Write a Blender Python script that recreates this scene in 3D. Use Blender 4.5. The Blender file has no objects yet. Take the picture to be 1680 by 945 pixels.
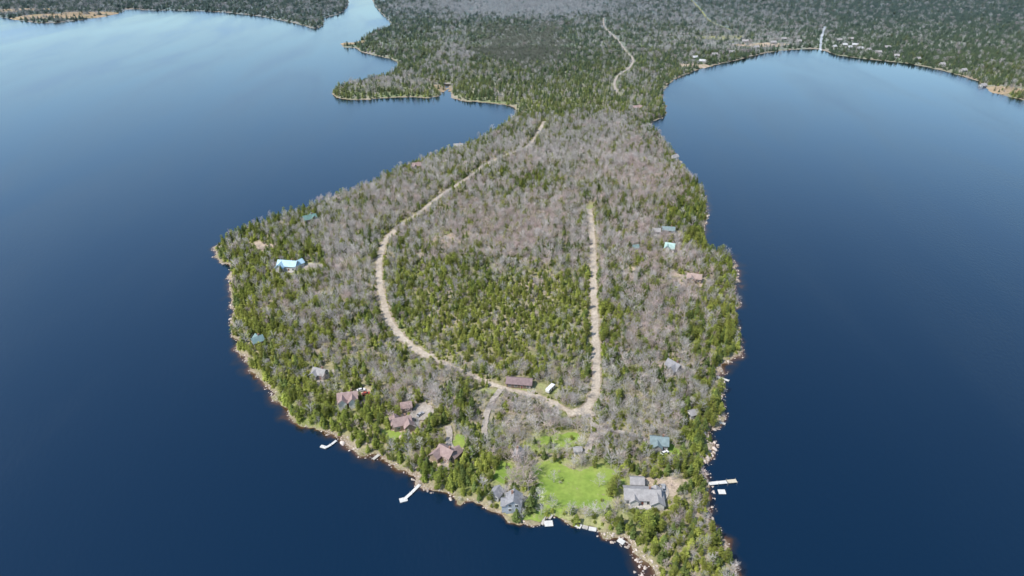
import bpy, math, random
import numpy as np
random.seed(7)
RNG=np.random.default_rng(11)
scene=bpy.context.scene
COL=scene.collection
scene.view_settings.view_transform='Standard'
scene.view_settings.look='None'
scene.view_settings.exposure=0

# ------------------------------------------------------------ camera
H=230.0; P=math.radians(30); F=1120.0
cam=bpy.data.cameras.new("camera"); cam.lens=24; cam.sensor_width=36; cam.clip_end=30000; cam.clip_start=1
camo=bpy.data.objects.new("camera",cam); COL.objects.link(camo)
camo.location=(0,0,H); camo.rotation_euler=(math.radians(90)-P,0,0); scene.camera=camo
sp,cp=math.sin(P),math.cos(P)
def unp(u,v,z=0.0):
    x=(u-840)/F; y=(472.5-v)/F
    dy=cp+y*sp; dz=-sp+y*cp
    t=(z-H)/dz
    return (x*t,dy*t)
def proj(x,y,z=0):
    dz=z-H
    depth=y*cp-dz*sp
    up=y*sp+dz*cp
    return 840+F*x/depth, 472.5-F*up/depth

# ------------------------------------------------------------ noise
TAB=[np.random.default_rng(100+i).random((128,128)) for i in range(8)]
def vn(x,y,s=0):
    T=TAB[s%8]
    xi=np.floor(x).astype(int); yi=np.floor(y).astype(int)
    fx=x-xi; fy=y-yi; fx=fx*fx*(3-2*fx); fy=fy*fy*(3-2*fy)
    a=T[xi%128,yi%128]; b=T[(xi+1)%128,yi%128]; c=T[xi%128,(yi+1)%128]; d=T[(xi+1)%128,(yi+1)%128]
    return (a*(1-fx)+b*fx)*(1-fy)+(c*(1-fx)+d*fx)*fy
def fbm(x,y,s=0):
    return (vn(x,y,s)*.5+vn(x*2.1,y*2.1,s+1)*.3+vn(x*4.3,y*4.3,s+2)*.2)
def sst(t):
    t=np.clip(t,0,1); return t*t*(3-2*t)

# ------------------------------------------------------------ shoreline traced in image pixels, projected onto the ground plane
MAIN=[(1160,1060),(1095,1000),(1078,950),(1060,925),(1042,913),(1036,900),(1020,884),(990,873),(965,866),(935,858),(915,848),(897,847),(890,862),(852,858),(815,843),(780,825),(740,815),(705,806),(688,798),(675,780),(660,762),(630,750),(600,746),(570,735),(545,717),(510,702),(480,692),(465,668),(447,645),(425,622),(405,604),(393,582),(386,556),(383,530),(381,505),(379,482),(375,458),(384,440),(364,432),(352,420),(352,408),(372,392),(405,374),(470,356),(530,333),(600,307),(655,279),(715,255),(775,235),(820,212),(846,190),(848,178),(830,172),(800,168),(762,166),(740,160),(737,148),(740,138),(731,138),(730,148),(722,156),(705,162),(680,159),(640,160),(600,164),(562,163),(547,157),(546,148),(560,140),(600,133),(640,122),(655,108),(648,98),(620,92),(590,85),(584,78),(562,78),(560,70),(590,70),(605,55),(640,45),(642,38),(625,22),(612,5),(606,-15),(600,-60),(590,-120),
(2400,-120),(2600,330),(2100,240),(1800,190),(1680,165),(1640,155),(1618,146),(1608,134),(1570,122),(1530,112),(1490,104),(1420,97),(1370,90),(1355,84),(1340,80),(1330,80),(1290,82),(1250,88),(1210,99),(1180,105),(1145,114),(1112,127),(1092,141),(1086,158),(1094,180),(1088,192),(1062,205),(1082,222),(1097,242),(1112,262),(1132,288),(1152,308),(1160,330),(1158,365),(1156,390),(1165,412),(1185,414),(1202,420),(1212,440),(1214,458),(1205,485),(1208,515),(1212,545),(1218,575),(1208,592),(1180,606),(1178,622),(1188,642),(1192,668),(1178,692),(1163,712),(1166,740),(1160,765),(1156,792),(1162,822),(1172,860),(1192,902),(1208,945),(1212,1010)]
WEST=[(-900,-120),(555,-120),(566,-60),(570,-15),(573,8),(560,22),(530,30),(533,38),(521,49),(480,37),(430,27),(370,20),(300,17),(232,17),(212,12),(200,22),(140,32),(72,40),(0,28),(-200,10),(-900,60)]
def chaikin(p):
    o=[]
    n=len(p)
    for i in range(n):
        a=p[i]; b=p[(i+1)%n]
        o.append((a[0]*.78+b[0]*.22,a[1]*.78+b[1]*.22)); o.append((a[0]*.22+b[0]*.78,a[1]*.22+b[1]*.78))
    return o
POLYS=[np.array(chaikin([unp(*q) for q in pp])) for pp in (MAIN,WEST)]
def poly_sd(x,y,poly):
    a=poly; b=np.roll(poly,-1,axis=0)
    out=np.empty(len(x))
    for s in range(0,len(x),20000):
        px=x[s:s+20000,None]; py=y[s:s+20000,None]
        ax,ay=a[None,:,0],a[None,:,1]; bx,by=b[None,:,0],b[None,:,1]
        ex=bx-ax; ey=by-ay
        wx=px-ax; wy=py-ay
        t=np.clip((wx*ex+wy*ey)/(ex*ex+ey*ey+1e-9),0,1)
        d=np.sqrt(((wx-t*ex)**2+(wy-t*ey)**2).min(axis=1))
        cr=((ay<=py)&(by>py)|(by<=py)&(ay>py))
        xi=ax+(py-ay)*ex/np.where(ey==0,1e-9,ey)
        ins=((cr&(px<xi)).sum(axis=1)%2)==1
        out[s:s+20000]=np.where(ins,d,-d)
    return out
def axis(lo,hi,c0,c1,st,g):
    v=list(np.arange(c0,c1+.01,st))
    s=v[-1]
    while s<hi: s+=st+g*(s-c1); v.append(s)
    s=v[0]
    while s>lo: s-=st+g*(c0-s); v.insert(0,s)
    return np.array(v)
GX=axis(-4500,4500,-245,205,1.7,0.03)
GY=axis(20,7000,110,860,1.7,0.016)
NX,NY=len(GX),len(GY)
XX,YY=np.meshgrid(GX,GY)
fx=XX.ravel(); fy=YY.ravel()
wx=fx+ (fbm(fx/8,fy/8,1)-.5)*9; wy=fy+(fbm(fx/8+40,fy/8+7,3)-.5)*9
SD=np.maximum(poly_sd(wx,wy,POLYS[0]),poly_sd(wx,wy,POLYS[1]))
gu_,gv_=proj(fx,np.maximum(fy,60),0)
# how wide the bare rocky margin is (1 = normal), wider on the exposed south-east point
ROCKY=(.45+1.1*fbm(fx/22,fy/22,6))*(1+1.2*np.exp(-((gu_-1050)/60)**2-((gv_-930)/50)**2)+1.0*np.exp(-((gu_-1175)/40)**2-((gv_-800)/130)**2)+.5*np.exp(-((gu_-620)/120)**2-((gv_-760)/50)**2))
def hfun(sd,x,y):
    up=1.5*sst(sd/8)+3.0*sst(sd/90)+ (fbm(x/25,y/25,2)-.5)*1.2*sst(sd/20)+ .25*sst(sd/3)*fbm(x/5,y/5,5)
    dn=-2.5*sst(-sd/9)
    return np.where(sd>0,up+.03*np.clip(sd,0,3),dn+.03*np.clip(sd,-3,0))
HT=hfun(SD,fx,fy)
SDg=SD.reshape(NY,NX); HTg=HT.reshape(NY,NX); ROg=ROCKY.reshape(NY,NX)
def look(G,x,y):
    x=np.atleast_1d(np.asarray(x,float)); y=np.atleast_1d(np.asarray(y,float))
    i=np.clip(np.searchsorted(GX,x)-1,0,NX-2); j=np.clip(np.searchsorted(GY,y)-1,0,NY-2)
    tx=np.clip((x-GX[i])/(GX[i+1]-GX[i]),0,1); ty=np.clip((y-GY[j])/(GY[j+1]-GY[j]),0,1)
    return (G[j,i]*(1-tx)+G[j,i+1]*tx)*(1-ty)+(G[j+1,i]*(1-tx)+G[j+1,i+1]*tx)*ty
def gh(x,y): return float(look(HTg,x,y)[0])
def place(u,v):
    z=1.0
    for _ in range(4):
        x,y=unp(u,v,z); z=max(gh(x,y),0)
    return x,y

# ------------------------------------------------------------ materials
def N(nt,t,**k):
    n=nt.nodes.new(t)
    for a,b in k.items(): setattr(n,a,b)
    return n
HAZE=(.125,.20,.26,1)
def addhaze(nt,g,out,haze):  # aerial haze painted into the base colour, growing with world Y
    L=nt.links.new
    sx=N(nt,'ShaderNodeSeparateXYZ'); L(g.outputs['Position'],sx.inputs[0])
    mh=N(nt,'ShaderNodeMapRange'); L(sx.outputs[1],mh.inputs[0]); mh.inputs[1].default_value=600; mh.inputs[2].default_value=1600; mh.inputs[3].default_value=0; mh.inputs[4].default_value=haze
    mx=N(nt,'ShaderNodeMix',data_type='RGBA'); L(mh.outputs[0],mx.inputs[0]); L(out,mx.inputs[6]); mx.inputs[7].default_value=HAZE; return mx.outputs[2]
def mk(name,cols,sc=.3,rough=.9,rnd=0,tint=False,fine=.3,fsc=None,bump=0,metal=0,spec=.2,trans=0,haze=0):
    m=bpy.data.materials.new(name); m.use_nodes=True; nt=m.node_tree
    b=nt.nodes['Principled BSDF']; L=nt.links.new
    b.inputs['Roughness'].default_value=rough; b.inputs['Metallic'].default_value=metal
    b.inputs['Specular IOR Level'].default_value=spec
    g=N(nt,'ShaderNodeNewGeometry')
    n1=N(nt,'ShaderNodeTexNoise'); n1.inputs['Scale'].default_value=sc; n1.inputs['Detail'].default_value=4
    L(g.outputs['Position'],n1.inputs['Vector'])
    r=N(nt,'ShaderNodeValToRGB'); L(n1.outputs['Fac'],r.inputs[0])
    el=r.color_ramp.elements
    k=len(cols)
    pos=[.5] if k==1 else [.34+.32*i/(k-1) for i in range(k)]
    el[0].position=pos[0]; el[0].color=(*cols[0],1)
    el[1].position=pos[-1] if k>1 else .9; el[1].color=(*cols[-1],1)
    for i in range(1,k-1):
        e=el.new(pos[i]); e.color=(*cols[i],1)
    n2=N(nt,'ShaderNodeTexNoise'); n2.inputs['Scale'].default_value=fsc or sc*10; n2.inputs['Detail'].default_value=3
    L(g.outputs['Position'],n2.inputs['Vector'])
    mr=N(nt,'ShaderNodeMapRange'); L(n2.outputs['Fac'],mr.inputs[0])
    mr.inputs[1].default_value=.3; mr.inputs[2].default_value=.7
    mr.inputs[3].default_value=1-fine; mr.inputs[4].default_value=1+fine
    val=mr.outputs[0]
    if rnd:
        oi=N(nt,'ShaderNodeObjectInfo')
        m2=N(nt,'ShaderNodeMapRange'); L(oi.outputs['Random'],m2.inputs[0]); m2.inputs[3].default_value=1-rnd; m2.inputs[4].default_value=1+rnd
        mm=N(nt,'ShaderNodeMath',operation='MULTIPLY'); L(val,mm.inputs[0]); L(m2.outputs[0],mm.inputs[1]); val=mm.outputs[0]
    if tint:
        at=N(nt,'ShaderNodeAttribute',attribute_name='tint')
        mm=N(nt,'ShaderNodeMath',operation='MULTIPLY'); L(val,mm.inputs[0]); L(at.outputs['Fac'],mm.inputs[1]); val=mm.outputs[0]
    vm=N(nt,'ShaderNodeVectorMath',operation='SCALE'); L(r.outputs[0],vm.inputs[0]); L(val,vm.inputs['Scale'])
    out=vm.outputs[0]
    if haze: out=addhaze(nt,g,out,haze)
    L(out,b.inputs['Base Color'])
    if trans:
        tb=N(nt,'ShaderNodeBsdfTranslucent'); L(out,tb.inputs[0]); ms=N(nt,'ShaderNodeMixShader'); ms.inputs[0].default_value=trans
        L(b.outputs[0],ms.inputs[1]); L(tb.outputs[0],ms.inputs[2]); L(ms.outputs[0],nt.nodes['Material Output'].inputs[0])
    return m
M={}
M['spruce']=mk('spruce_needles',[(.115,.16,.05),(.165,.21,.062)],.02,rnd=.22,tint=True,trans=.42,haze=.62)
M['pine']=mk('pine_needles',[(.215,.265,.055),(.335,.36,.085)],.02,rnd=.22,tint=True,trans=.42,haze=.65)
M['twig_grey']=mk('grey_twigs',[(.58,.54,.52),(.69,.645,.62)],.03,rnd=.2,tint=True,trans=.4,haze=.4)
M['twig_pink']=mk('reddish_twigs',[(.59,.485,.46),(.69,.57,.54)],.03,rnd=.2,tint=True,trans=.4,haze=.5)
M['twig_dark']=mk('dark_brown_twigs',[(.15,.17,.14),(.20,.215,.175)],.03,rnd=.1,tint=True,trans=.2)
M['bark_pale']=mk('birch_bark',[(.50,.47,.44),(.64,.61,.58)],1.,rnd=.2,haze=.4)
M['bark_dark']=mk('conifer_bark',[(.12,.09,.07),(.18,.14,.11)],1.)
M['rock']=mk('granite_rock',[(.31,.26,.22),(.50,.43,.38),(.39,.345,.32)],.5,rnd=.3,fsc=3)
M['road']=mk('gravel_road',[(.37,.315,.25),(.48,.42,.345)],.12,fine=.22,fsc=.9)
M['verge']=mk('road_verge',[(.27,.225,.155),(.36,.30,.215),(.20,.21,.09)],.2,fine=.3,fsc=1.5)
M['drive']=mk('grey_gravel',[(.31,.275,.235),(.41,.37,.325)],.2,fine=.2,fsc=1.2)
M['dirt']=mk('bare_dirt',[(.34,.27,.20),(.46,.37,.29),(.26,.24,.13)],.15,fine=.25,fsc=1.2)
M['marsh']=mk('marsh_grass',[(.28,.215,.14),(.38,.29,.19),(.22,.19,.10)],.03,fine=.25,fsc=.3)
M['lawn']=mk('lawn_grass',[(.165,.25,.045),(.22,.30,.06),(.255,.31,.08)],.08,fine=.12,fsc=.7)
M['drylawn']=mk('dry_grass',[(.19,.24,.065),(.28,.29,.13),(.27,.24,.14)],.12,fine=.22,fsc=1.2)
M['glass']=mk('window_glass',[(.03,.04,.05)],rough=.1,spec=.6,fine=0)
M['trim']=mk('white_trim',[(.7,.7,.68)],fine=.05)
M['wood']=mk('weathered_deck_wood',[(.42,.40,.37),(.55,.52,.48)],.8,fine=.15)
M['whitedeck']=mk('pale_dock_boards',[(.58,.58,.56),(.68,.67,.64)],.8,fine=.12)
M['tandeck']=mk('fresh_tan_boards',[(.52,.47,.36),(.60,.54,.42)],.8,fine=.1)
M['metal']=mk('galvanised_metal',[(.4,.4,.4)],rough=.4,metal=.7,fine=.1)
M['rubber']=mk('black_rubber',[(.02,.02,.02)],fine=.1)
def wallm(n,c,r=.85): 
    if n not in M: M[n]=mk(n,[tuple(x*.85 for x in c),tuple(min(x*1.12,.9) for x in c)],.6,rough=r,fine=.18,fsc=4)
    return M[n]
def ground_mat():
    m=bpy.data.materials.new('forest_floor'); m.use_nodes=True; nt=m.node_tree; L=nt.links.new
    b=nt.nodes['Principled BSDF']; b.inputs['Roughness'].default_value=.95; b.inputs['Specular IOR Level'].default_value=.1
    g=N(nt,'ShaderNodeNewGeometry')
    def noise(s,d=5):
        n=N(nt,'ShaderNodeTexNoise'); n.inputs['Scale'].default_value=s; n.inputs['Detail'].default_value=d; L(g.outputs['Position'],n.inputs['Vector']); return n
    n=noise(.035); r=N(nt,'ShaderNodeValToRGB'); L(n.outputs[0],r.inputs[0])
    e=r.color_ramp.elements; e[0].position=.36; e[0].color=(.19,.22,.075,1); e[1].position=.66; e[1].color=(.38,.32,.26,1)
    x=e.new(.52); x.color=(.28,.26,.155,1)
    n2=noise(.6,4); r2=N(nt,'ShaderNodeValToRGB'); L(n2.outputs[0],r2.inputs[0])
    r2.color_ramp.elements[0].position=.35; r2.color_ramp.elements[0].color=(.7,.74,.65,1); r2.color_ramp.elements[1].position=.68; r2.color_ramp.elements[1].color=(1.25,1.2,1.15,1)
    mx=N(nt,'ShaderNodeMix',data_type='RGBA',blend_type='MULTIPLY'); mx.inputs[0].default_value=1; L(r.outputs[0],mx.inputs[6]); L(r2.outputs[0],mx.inputs[7])
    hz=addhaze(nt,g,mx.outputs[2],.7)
    v=N(nt,'ShaderNodeTexVoronoi'); v.inputs['Scale'].default_value=1.1; L(g.outputs['Position'],v.inputs['Vector'])
    r3=N(nt,'ShaderNodeValToRGB'); L(v.outputs['Distance'],r3.inputs[0])
    r3.color_ramp.elements[0].color=(.48,.41,.35,1); r3.color_ramp.elements[1].color=(.20,.145,.105,1); r3.color_ramp.elements[1].position=.75
    at=N(nt,'ShaderNodeAttribute',attribute_name='shore')
    mx2=N(nt,'ShaderNodeMix',data_type='RGBA'); L(at.outputs['Fac'],mx2.inputs[0]); L(hz,mx2.inputs[6]); L(r3.outputs[0],mx2.inputs[7])
    L(mx2.outputs[2],b.inputs['Base Color']); return m
def water_mat():
    m=bpy.data.materials.new('lake_water'); m.use_nodes=True; nt=m.node_tree; L=nt.links.new
    nt.nodes.remove(nt.nodes['Principled BSDF'])
    df=N(nt,'ShaderNodeBsdfDiffuse'); gl=N(nt,'ShaderNodeBsdfGlossy'); gl.inputs[0].default_value=(.79,.90,1,1)
    at=N(nt,'ShaderNodeAttribute',attribute_name='shallow')
    g=N(nt,'ShaderNodeNewGeometry')
    nz=N(nt,'ShaderNodeTexNoise'); nz.inputs['Scale'].default_value=.12; nz.inputs['Detail'].default_value=5; L(g.outputs['Position'],nz.inputs['Vector'])
    ad=N(nt,'ShaderNodeMath',operation='MULTIPLY_ADD'); L(nz.outputs[0],ad.inputs[0]); ad.inputs[1].default_value=.5; ad.inputs[2].default_value=-.25
    sm=N(nt,'ShaderNodeMath',operation='ADD'); L(ad.outputs[0],sm.inputs[0]); L(at.outputs['Fac'],sm.inputs[1])
    r=N(nt,'ShaderNodeValToRGB'); L(sm.outputs[0],r.inputs[0])
    e=r.color_ramp.elements; e[0].position=.25; e[0].color=(.0004,.012,.034,1); e[1].position=1.0; e[1].color=(.17,.12,.07,1)
    x=e.new(.55); x.color=(.016,.018,.024,1); x=e.new(.8); x.color=(.075,.038,.018,1)
    L(r.outputs[0],df.inputs[0])
    mp=N(nt,'ShaderNodeMapping'); mp.inputs['Scale'].default_value=(1,.55,1); mp.inputs['Rotation'].default_value=(0,0,.5); L(g.outputs['Position'],mp.inputs[0])
    w=N(nt,'ShaderNodeTexNoise'); w.inputs['Scale'].default_value=.55; w.inputs['Detail'].default_value=3; L(mp.outputs[0],w.inputs['Vector'])
    mp2=N(nt,'ShaderNodeMapping'); mp2.inputs['Scale'].default_value=(1,.28,1); mp2.inputs['Rotation'].default_value=(0,0,.9); L(g.outputs['Position'],mp2.inputs[0])
    gu=N(nt,'ShaderNodeTexNoise'); gu.inputs['Scale'].default_value=.012; gu.inputs['Detail'].default_value=5; gu.inputs['Distortion'].default_value=.6; L(mp2.outputs[0],gu.inputs['Vector'])
    bs=N(nt,'ShaderNodeMapRange'); L(gu.outputs[0],bs.inputs[0]); bs.inputs[1].default_value=.35; bs.inputs[2].default_value=.65; bs.inputs[3].default_value=.15; bs.inputs[4].default_value=.5
    bp=N(nt,'ShaderNodeBump'); bp.inputs['Distance'].default_value=.5; L(bs.outputs[0],bp.inputs['Strength']); L(w.outputs[0],bp.inputs['Height']); L(bp.outputs[0],gl.inputs['Normal'])
    mr=N(nt,'ShaderNodeMapRange'); L(gu.outputs[0],mr.inputs[0]); mr.inputs[1].default_value=.35; mr.inputs[2].default_value=.65; mr.inputs[3].default_value=.06; mr.inputs[4].default_value=.26
    L(mr.outputs[0],gl.inputs['Roughness'])
    fr=N(nt,'ShaderNodeFresnel'); fr.inputs[0].default_value=1.33
    mu=N(nt,'ShaderNodeMath',operation='MULTIPLY',use_clamp=True); L(fr.outputs[0],mu.inputs[0]); mu.inputs[1].default_value=2.35
    ms=N(nt,'ShaderNodeMixShader'); L(mu.outputs[0],ms.inputs[0]); L(df.outputs[0],ms.inputs[1]); L(gl.outputs[0],ms.inputs[2]); L(ms.outputs[0],nt.nodes['Material Output'].inputs[0])
    return m

def obj(name,me,mats=(),kind=None,label=None,cat=None,group=None,parent=None):
    o=bpy.data.objects.new(name,me); COL.objects.link(o)
    for mm in mats: me.materials.append(mm)
    if kind: o['kind']=kind
    if label: o['label']=label
    if cat: o['category']=cat
    if group: o['group']=group
    if parent: o.parent=parent
    return o
def gridmesh(name,z,attr,vals,smooth=True):
    me=bpy.data.meshes.new(name)
    n=NX*NY
    me.vertices.add(n); me.vertices.foreach_set('co',np.stack([fx,fy,z],1).ravel().astype(np.float32))
    j,i=np.meshgrid(np.arange(NY-1),np.arange(NX-1),indexing='ij')
    a=(j*NX+i).ravel(); q=np.stack([a,a+1,a+NX+1,a+NX],1)
    nf=len(q); me.loops.add(nf*4); me.loops.foreach_set('vertex_index',q.ravel().astype(np.int32))
    me.polygons.add(nf); me.polygons.foreach_set('loop_start',np.arange(0,nf*4,4,dtype=np.int32))
    me.update(calc_edges=True)
    me.polygons.foreach_set('use_smooth',np.ones(nf,bool))
    at=me.attributes.new(attr,'FLOAT','POINT'); at.data.foreach_set('value',vals.astype(np.float32))
    me.update(); return me
shore=np.clip(1-(SD-.6*ROCKY)/(2.2*ROCKY),0,1)*(.6+.4*sst((fbm(fx/14,fy/14,4)-.3)*3))
obj('ground',gridmesh('ground',HT,'shore',shore),[ground_mat()],kind='structure',label='forest floor and rocky shoreline of the peninsula',cat='ground')
shal=np.clip(np.exp(SD/(1.5*ROCKY**.7+3.0*sst((vn(fx/30,fy/30,6)-.35)*2.5))),0,1)
obj('water',gridmesh('water',np.zeros(NX*NY),'shallow',shal),[water_mat()],kind='structure',label='deep blue lake water around the peninsula',cat='water')

# ------------------------------------------------------------ sheets
CLR_LINES=[]
CLR_POLYS=[]
SPARSE=[]
LAY=[0.07]
def resample(pts,step):
    pts=np.array(pts,float); out=[pts[0]]
    n=len(pts)
    for i in range(n-1):
        p0=pts[max(i-1,0)];p1=pts[i];p2=pts[i+1];p3=pts[min(i+2,n-1)]
        k=max(1,int(np.linalg.norm(p2-p1)/step))
        for s in range(1,k+1):
            t=s/k
            out.append(.5*((2*p1)+(-p0+p2)*t+(2*p0-5*p1+4*p2-p3)*t*t+(-p0+3*p1-3*p2+p3)*t**3))
    return np.array(out)
def strip(name,pix,w,mat,label,kind='structure',cat='road',clear=1.5,jitter=1.0):
    pts=resample([place(*q) for q in pix],1.2)
    t=np.gradient(pts,axis=0); t/=np.linalg.norm(t,axis=1)[:,None]+1e-9
    nrm=np.stack([-t[:,1],t[:,0]],1)
    n=len(pts); off=LAY[0]; LAY[0]+=.012
    cols=[-1,-.5,0,.5,1]; vs=[]
    for c in cols:
        jit=(fbm(pts[:,0]/2.2+c*9,pts[:,1]/2.2,2)-.5)*(jitter if abs(c)==1 else 0)
        p=pts+nrm*(c*w/2+jit)[:,None]
        z=look(HTg,p[:,0],p[:,1])+off
        vs.append(np.column_stack([p,z]))
    V=np.concatenate(vs); Fs=[]
    for k in range(4):
        for i in range(n-1):
            Fs.append((k*n+i,k*n+i+1,(k+1)*n+i+1,(k+1)*n+i))
    me=bpy.data.meshes.new(name); me.from_pydata(V.tolist(),[],[f[::-1] for f in Fs]); me.update()
    if me.polygons[0].normal.z<0: me.flip_normals()
    if clear is not None: CLR_LINES.append((pts,w/2+clear))
    return obj(name,me,[mat],kind=kind,label=label,cat=cat)
def patch(name,pix,mat,label,cat='ground',rag=1.0,world=None,clear=True):
    if world is None: pts=[place(*q) for q in pix]
    else: pts=world
    pts=np.array(list(pts)+[pts[0]])
    b=[]
    for i in range(len(pts)-1):
        k=max(1,int(np.linalg.norm(pts[i+1]-pts[i])/1.0))
        for s in range(k): b.append(pts[i]+(pts[i+1]-pts[i])*s/k)
    b=np.array(b); 
    for _ in range(3): b=(np.roll(b,1,0)+2*b+np.roll(b,-1,0))/4
    c=b.mean(0)
    d=b-c; b=c+d*(1+(((fbm(b[:,0]/3.5,b[:,1]/3.5,1)-.5)*3.5+(fbm(b[:,0]/.9,b[:,1]/.9,3)-.5)*1.2)*rag/np.maximum(np.linalg.norm(d,axis=1),2)))[:,None]
    off=LAY[0]; LAY[0]+=.012
    n=len(b); R=max(2,int(np.linalg.norm(d,axis=1).max()/1.8)); V=[np.append(c,gh(*c)+off)]; Fs=[]
    for r in range(1,R+1):
        p=c+(b-c)*r/R; z=look(HTg,p[:,0],p[:,1])+off
        V.extend(np.column_stack([p,z]))
    for i in range(n):
        Fs.append((0,1+i,1+(i+1)%n))
        for r in range(R-1):
            a=1+r*n; Fs.append((a+i,a+n+i,a+n+(i+1)%n,a+(i+1)%n))
    me=bpy.data.meshes.new(name); me.from_pydata([tuple(v) for v in V],[],Fs); me.update()
    if me.polygons[0].normal.z<0: me.flip_normals()
    if clear is True: CLR_POLYS.append(b)
    elif clear: SPARSE.append((b,clear))
    return obj(name,me,[mat],kind='structure',label=label,cat=cat)
def blob(name,u,v,rx,ry,mat,label,rag=1.5,rot=0,clear=True):
    x,y=place(u,v); pts=[]
    for k in range(20):
        a=k/20*6.283; q=1+.25*math.sin(2*a+u)+.15*math.sin(3*a+v)
        X=math.cos(a)*rx*q; Y=math.sin(a)*ry*q
        pts.append((x+X*math.cos(rot)-Y*math.sin(rot),y+X*math.sin(rot)+Y*math.cos(rot)))
    return patch(name,None,mat,label,rag=rag,world=pts,clear=clear)
blob('yard',430,403,9,8,M['dirt'],'dry sandy clearing among shoreline trees',clear=.12)
blob('yard',490,440,13,8,M['drylawn'],'grassy yard around the pale blue roofed house',clear=.2)
blob('driveway',510,436,8,4,M['drive'],'grey gravel parking area beside the blue house')
blob('yard',527,616,8,6,M['drive'],'gravel yard around a grey cottage',clear=.15)
blob('yard',583,652,10,6,M['dirt'],'dirt yard around a red-brown roofed house',clear=.35)
blob('yard',665,700,10,8,M['dirt'],'yard around red-brown roofed houses',clear=.5)
blob('lawn',643,716,4,6,M['lawn'],'small green lawn beside the shore house')
blob('yard',735,748,8,7,M['dirt'],'yard around a red-brown roofed house',clear=.5)
blob('lawn',752,726,4,4.5,M['lawn'],'small green lawn inside a curved driveway')
blob('yard',912,724,14,8,M['drylawn'],'dry grass around a small green lawn',clear=.4)
blob('lawn',918,722,9,5,M['lawn'],'green lawn beside bare birch trees',clear=.1)
blob('yard',856,638,17,5,M['drylawn'],'grassy clearing around the long brown building',clear=.08)
blob('lawn',1103,738,4,4,M['lawn'],'small lawn beside the teal roofed house')
blob('yard',1098,604,12,6,M['dirt'],'dirt clearing around a grey cabin',clear=.2)
blob('yard',1128,460,16,8,M['dirt'],'tan clearing around a red-roofed cabin',clear=.12)
blob('yard',1036,446,4,8,M['dirt'],'tan dirt clearing in the woods',clear=.12)
blob('yard',1090,382,14,6,M['drive'],'clearing around teal roofed cabins',clear=.25)
blob('yard',1100,410,8,5,M['dirt'],'clearing around the bright teal cabin',clear=.3)
blob('yard',735,395,18,12,M['dirt'],'reddish brush clearing in the bare woods',clear=.55)
blob('yard',1070,798,13,8,M['dirt'],'packed dirt yard around the long grey lodge',clear=.15)
patch('yard',[(815,768),(850,752),(900,750),(960,755),(1000,768),(1040,782),(1045,800),(1030,850),(1025,872),(985,868),(930,853),(897,843),(888,858),(852,855),(818,838),(800,815)],M['drylawn'],'dry tan grass around the green lakeside lawn',cat='lawn',clear=.33)
patch('lawn',[(872,765),(903,756),(930,768),(955,772),(978,764),(1005,772),(1026,788),(1012,804),(1006,824),(988,836),(960,834),(925,842),(900,834),(878,815),(884,790)],M['lawn'],'bright green mown lawn sloping to the lake',cat='lawn',rag=1.4,clear=.04)
patch('lawn',[(850,842),(870,838),(893,842),(888,858),(853,854)],M['lawn'],'small green lawn behind the lake wall',cat='lawn',rag=.5,clear=.05)
blob('lawn',828,775,6,5,M['lawn'],'small patch of green grass',clear=.15)
blob('yard',1650,148,38,18,M['marsh'],'pale gravel flat on the lake shore',clear=.3)
blob('yard',1145,108,30,14,M['dirt'],'tan field beside far lakeside houses',clear=.3)
blob('yard',1180,62,60,16,M['drylawn'],'dry grass field near the far village',clear=.4)
blob('yard',1250,74,50,14,M['dirt'],'tan field near the far village',clear=.4)
blob('yard',100,26,120,26,M['marsh'],'tan marshy beach on the far shore',clear=.25)
blob('yard',170,22,70,20,M['marsh'],'tan marshy beach on the far shore',clear=.25)
blob('yard',0,18,110,24,M['marsh'],'tan marshy beach on the far shore',clear=.25)
blob('yard',575,70,26,26,M['marsh'],'reedy spit of brown marsh grass')
blob('yard',726,146,14,14,M['marsh'],'brown marsh grass beside the inlet',clear=.3)
R1=[(893,200),(880,222),(866,240),(830,255),(797,270),(780,284),(748,305),(712,330),(690,349)]
R2=[(690,349),(665,365),(640,386),(628,406),(622,432),(623,465),(630,500),(640,530),(656,551),(680,572),(700,584)]
R3=[(700,584),(735,600),(780,620),(815,634),(850,644),(890,654),(915,666),(935,676)]
R4=[(966,338),(970,375),(973,420),(974,480),(976,540),(978,590),(978,630),(970,658),(955,674),(930,680)]
strip('verge',R2,6.6,M['verge'],'dirt verge of the winding gravel road',clear=None,jitter=3.2)
strip('verge',R4,6.2,M['verge'],'dirt verge of the straight gravel road',clear=None,jitter=3.0)
strip('verge',R1,5.0,M['verge'],'dirt verge of the gravel road',clear=None,jitter=2.6)
strip('verge',R3,4.2,M['verge'],'dirt verge of the gravel road',clear=None,jitter=2.4)
strip('road',R1,3.2,M['road'],'narrow tan gravel road through the woods',clear=1.8,jitter=1.4)
strip('road',R2,4.0,M['road'],'winding tan gravel road through the woods',clear=1.5,jitter=1.8)
strip('road',R3,2.5,M['road'],'tan gravel road behind the houses',clear=.5,jitter=1.3)
strip('road',R4,4.2,M['road'],'straight tan gravel road through the woods',clear=1.4,jitter=1.8)
blob('road',700,584,4,2.5,M['road'],'gravel road junction')
blob('road',958,677,5.5,3.4,M['road'],'wide gravel road junction')
blob('road',908,664,4,2.5,M['road'],'gravel pull-off beside the road')
blob('road',967,338,5,6,M['drylawn'],'grassy turnaround at the road end')
strip('driveway',[(962,680),(972,696),(973,712),(967,730),(962,745)],2.8,M['drive'],'gravel driveway down to the lawn',cat='driveway',clear=.6,jitter=1.2)
strip('driveway',[(970,698),(1010,708),(1050,718),(1068,730)],2.2,M['drive'],'gravel driveway to the teal roofed house',cat='driveway',clear=.4)
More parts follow.
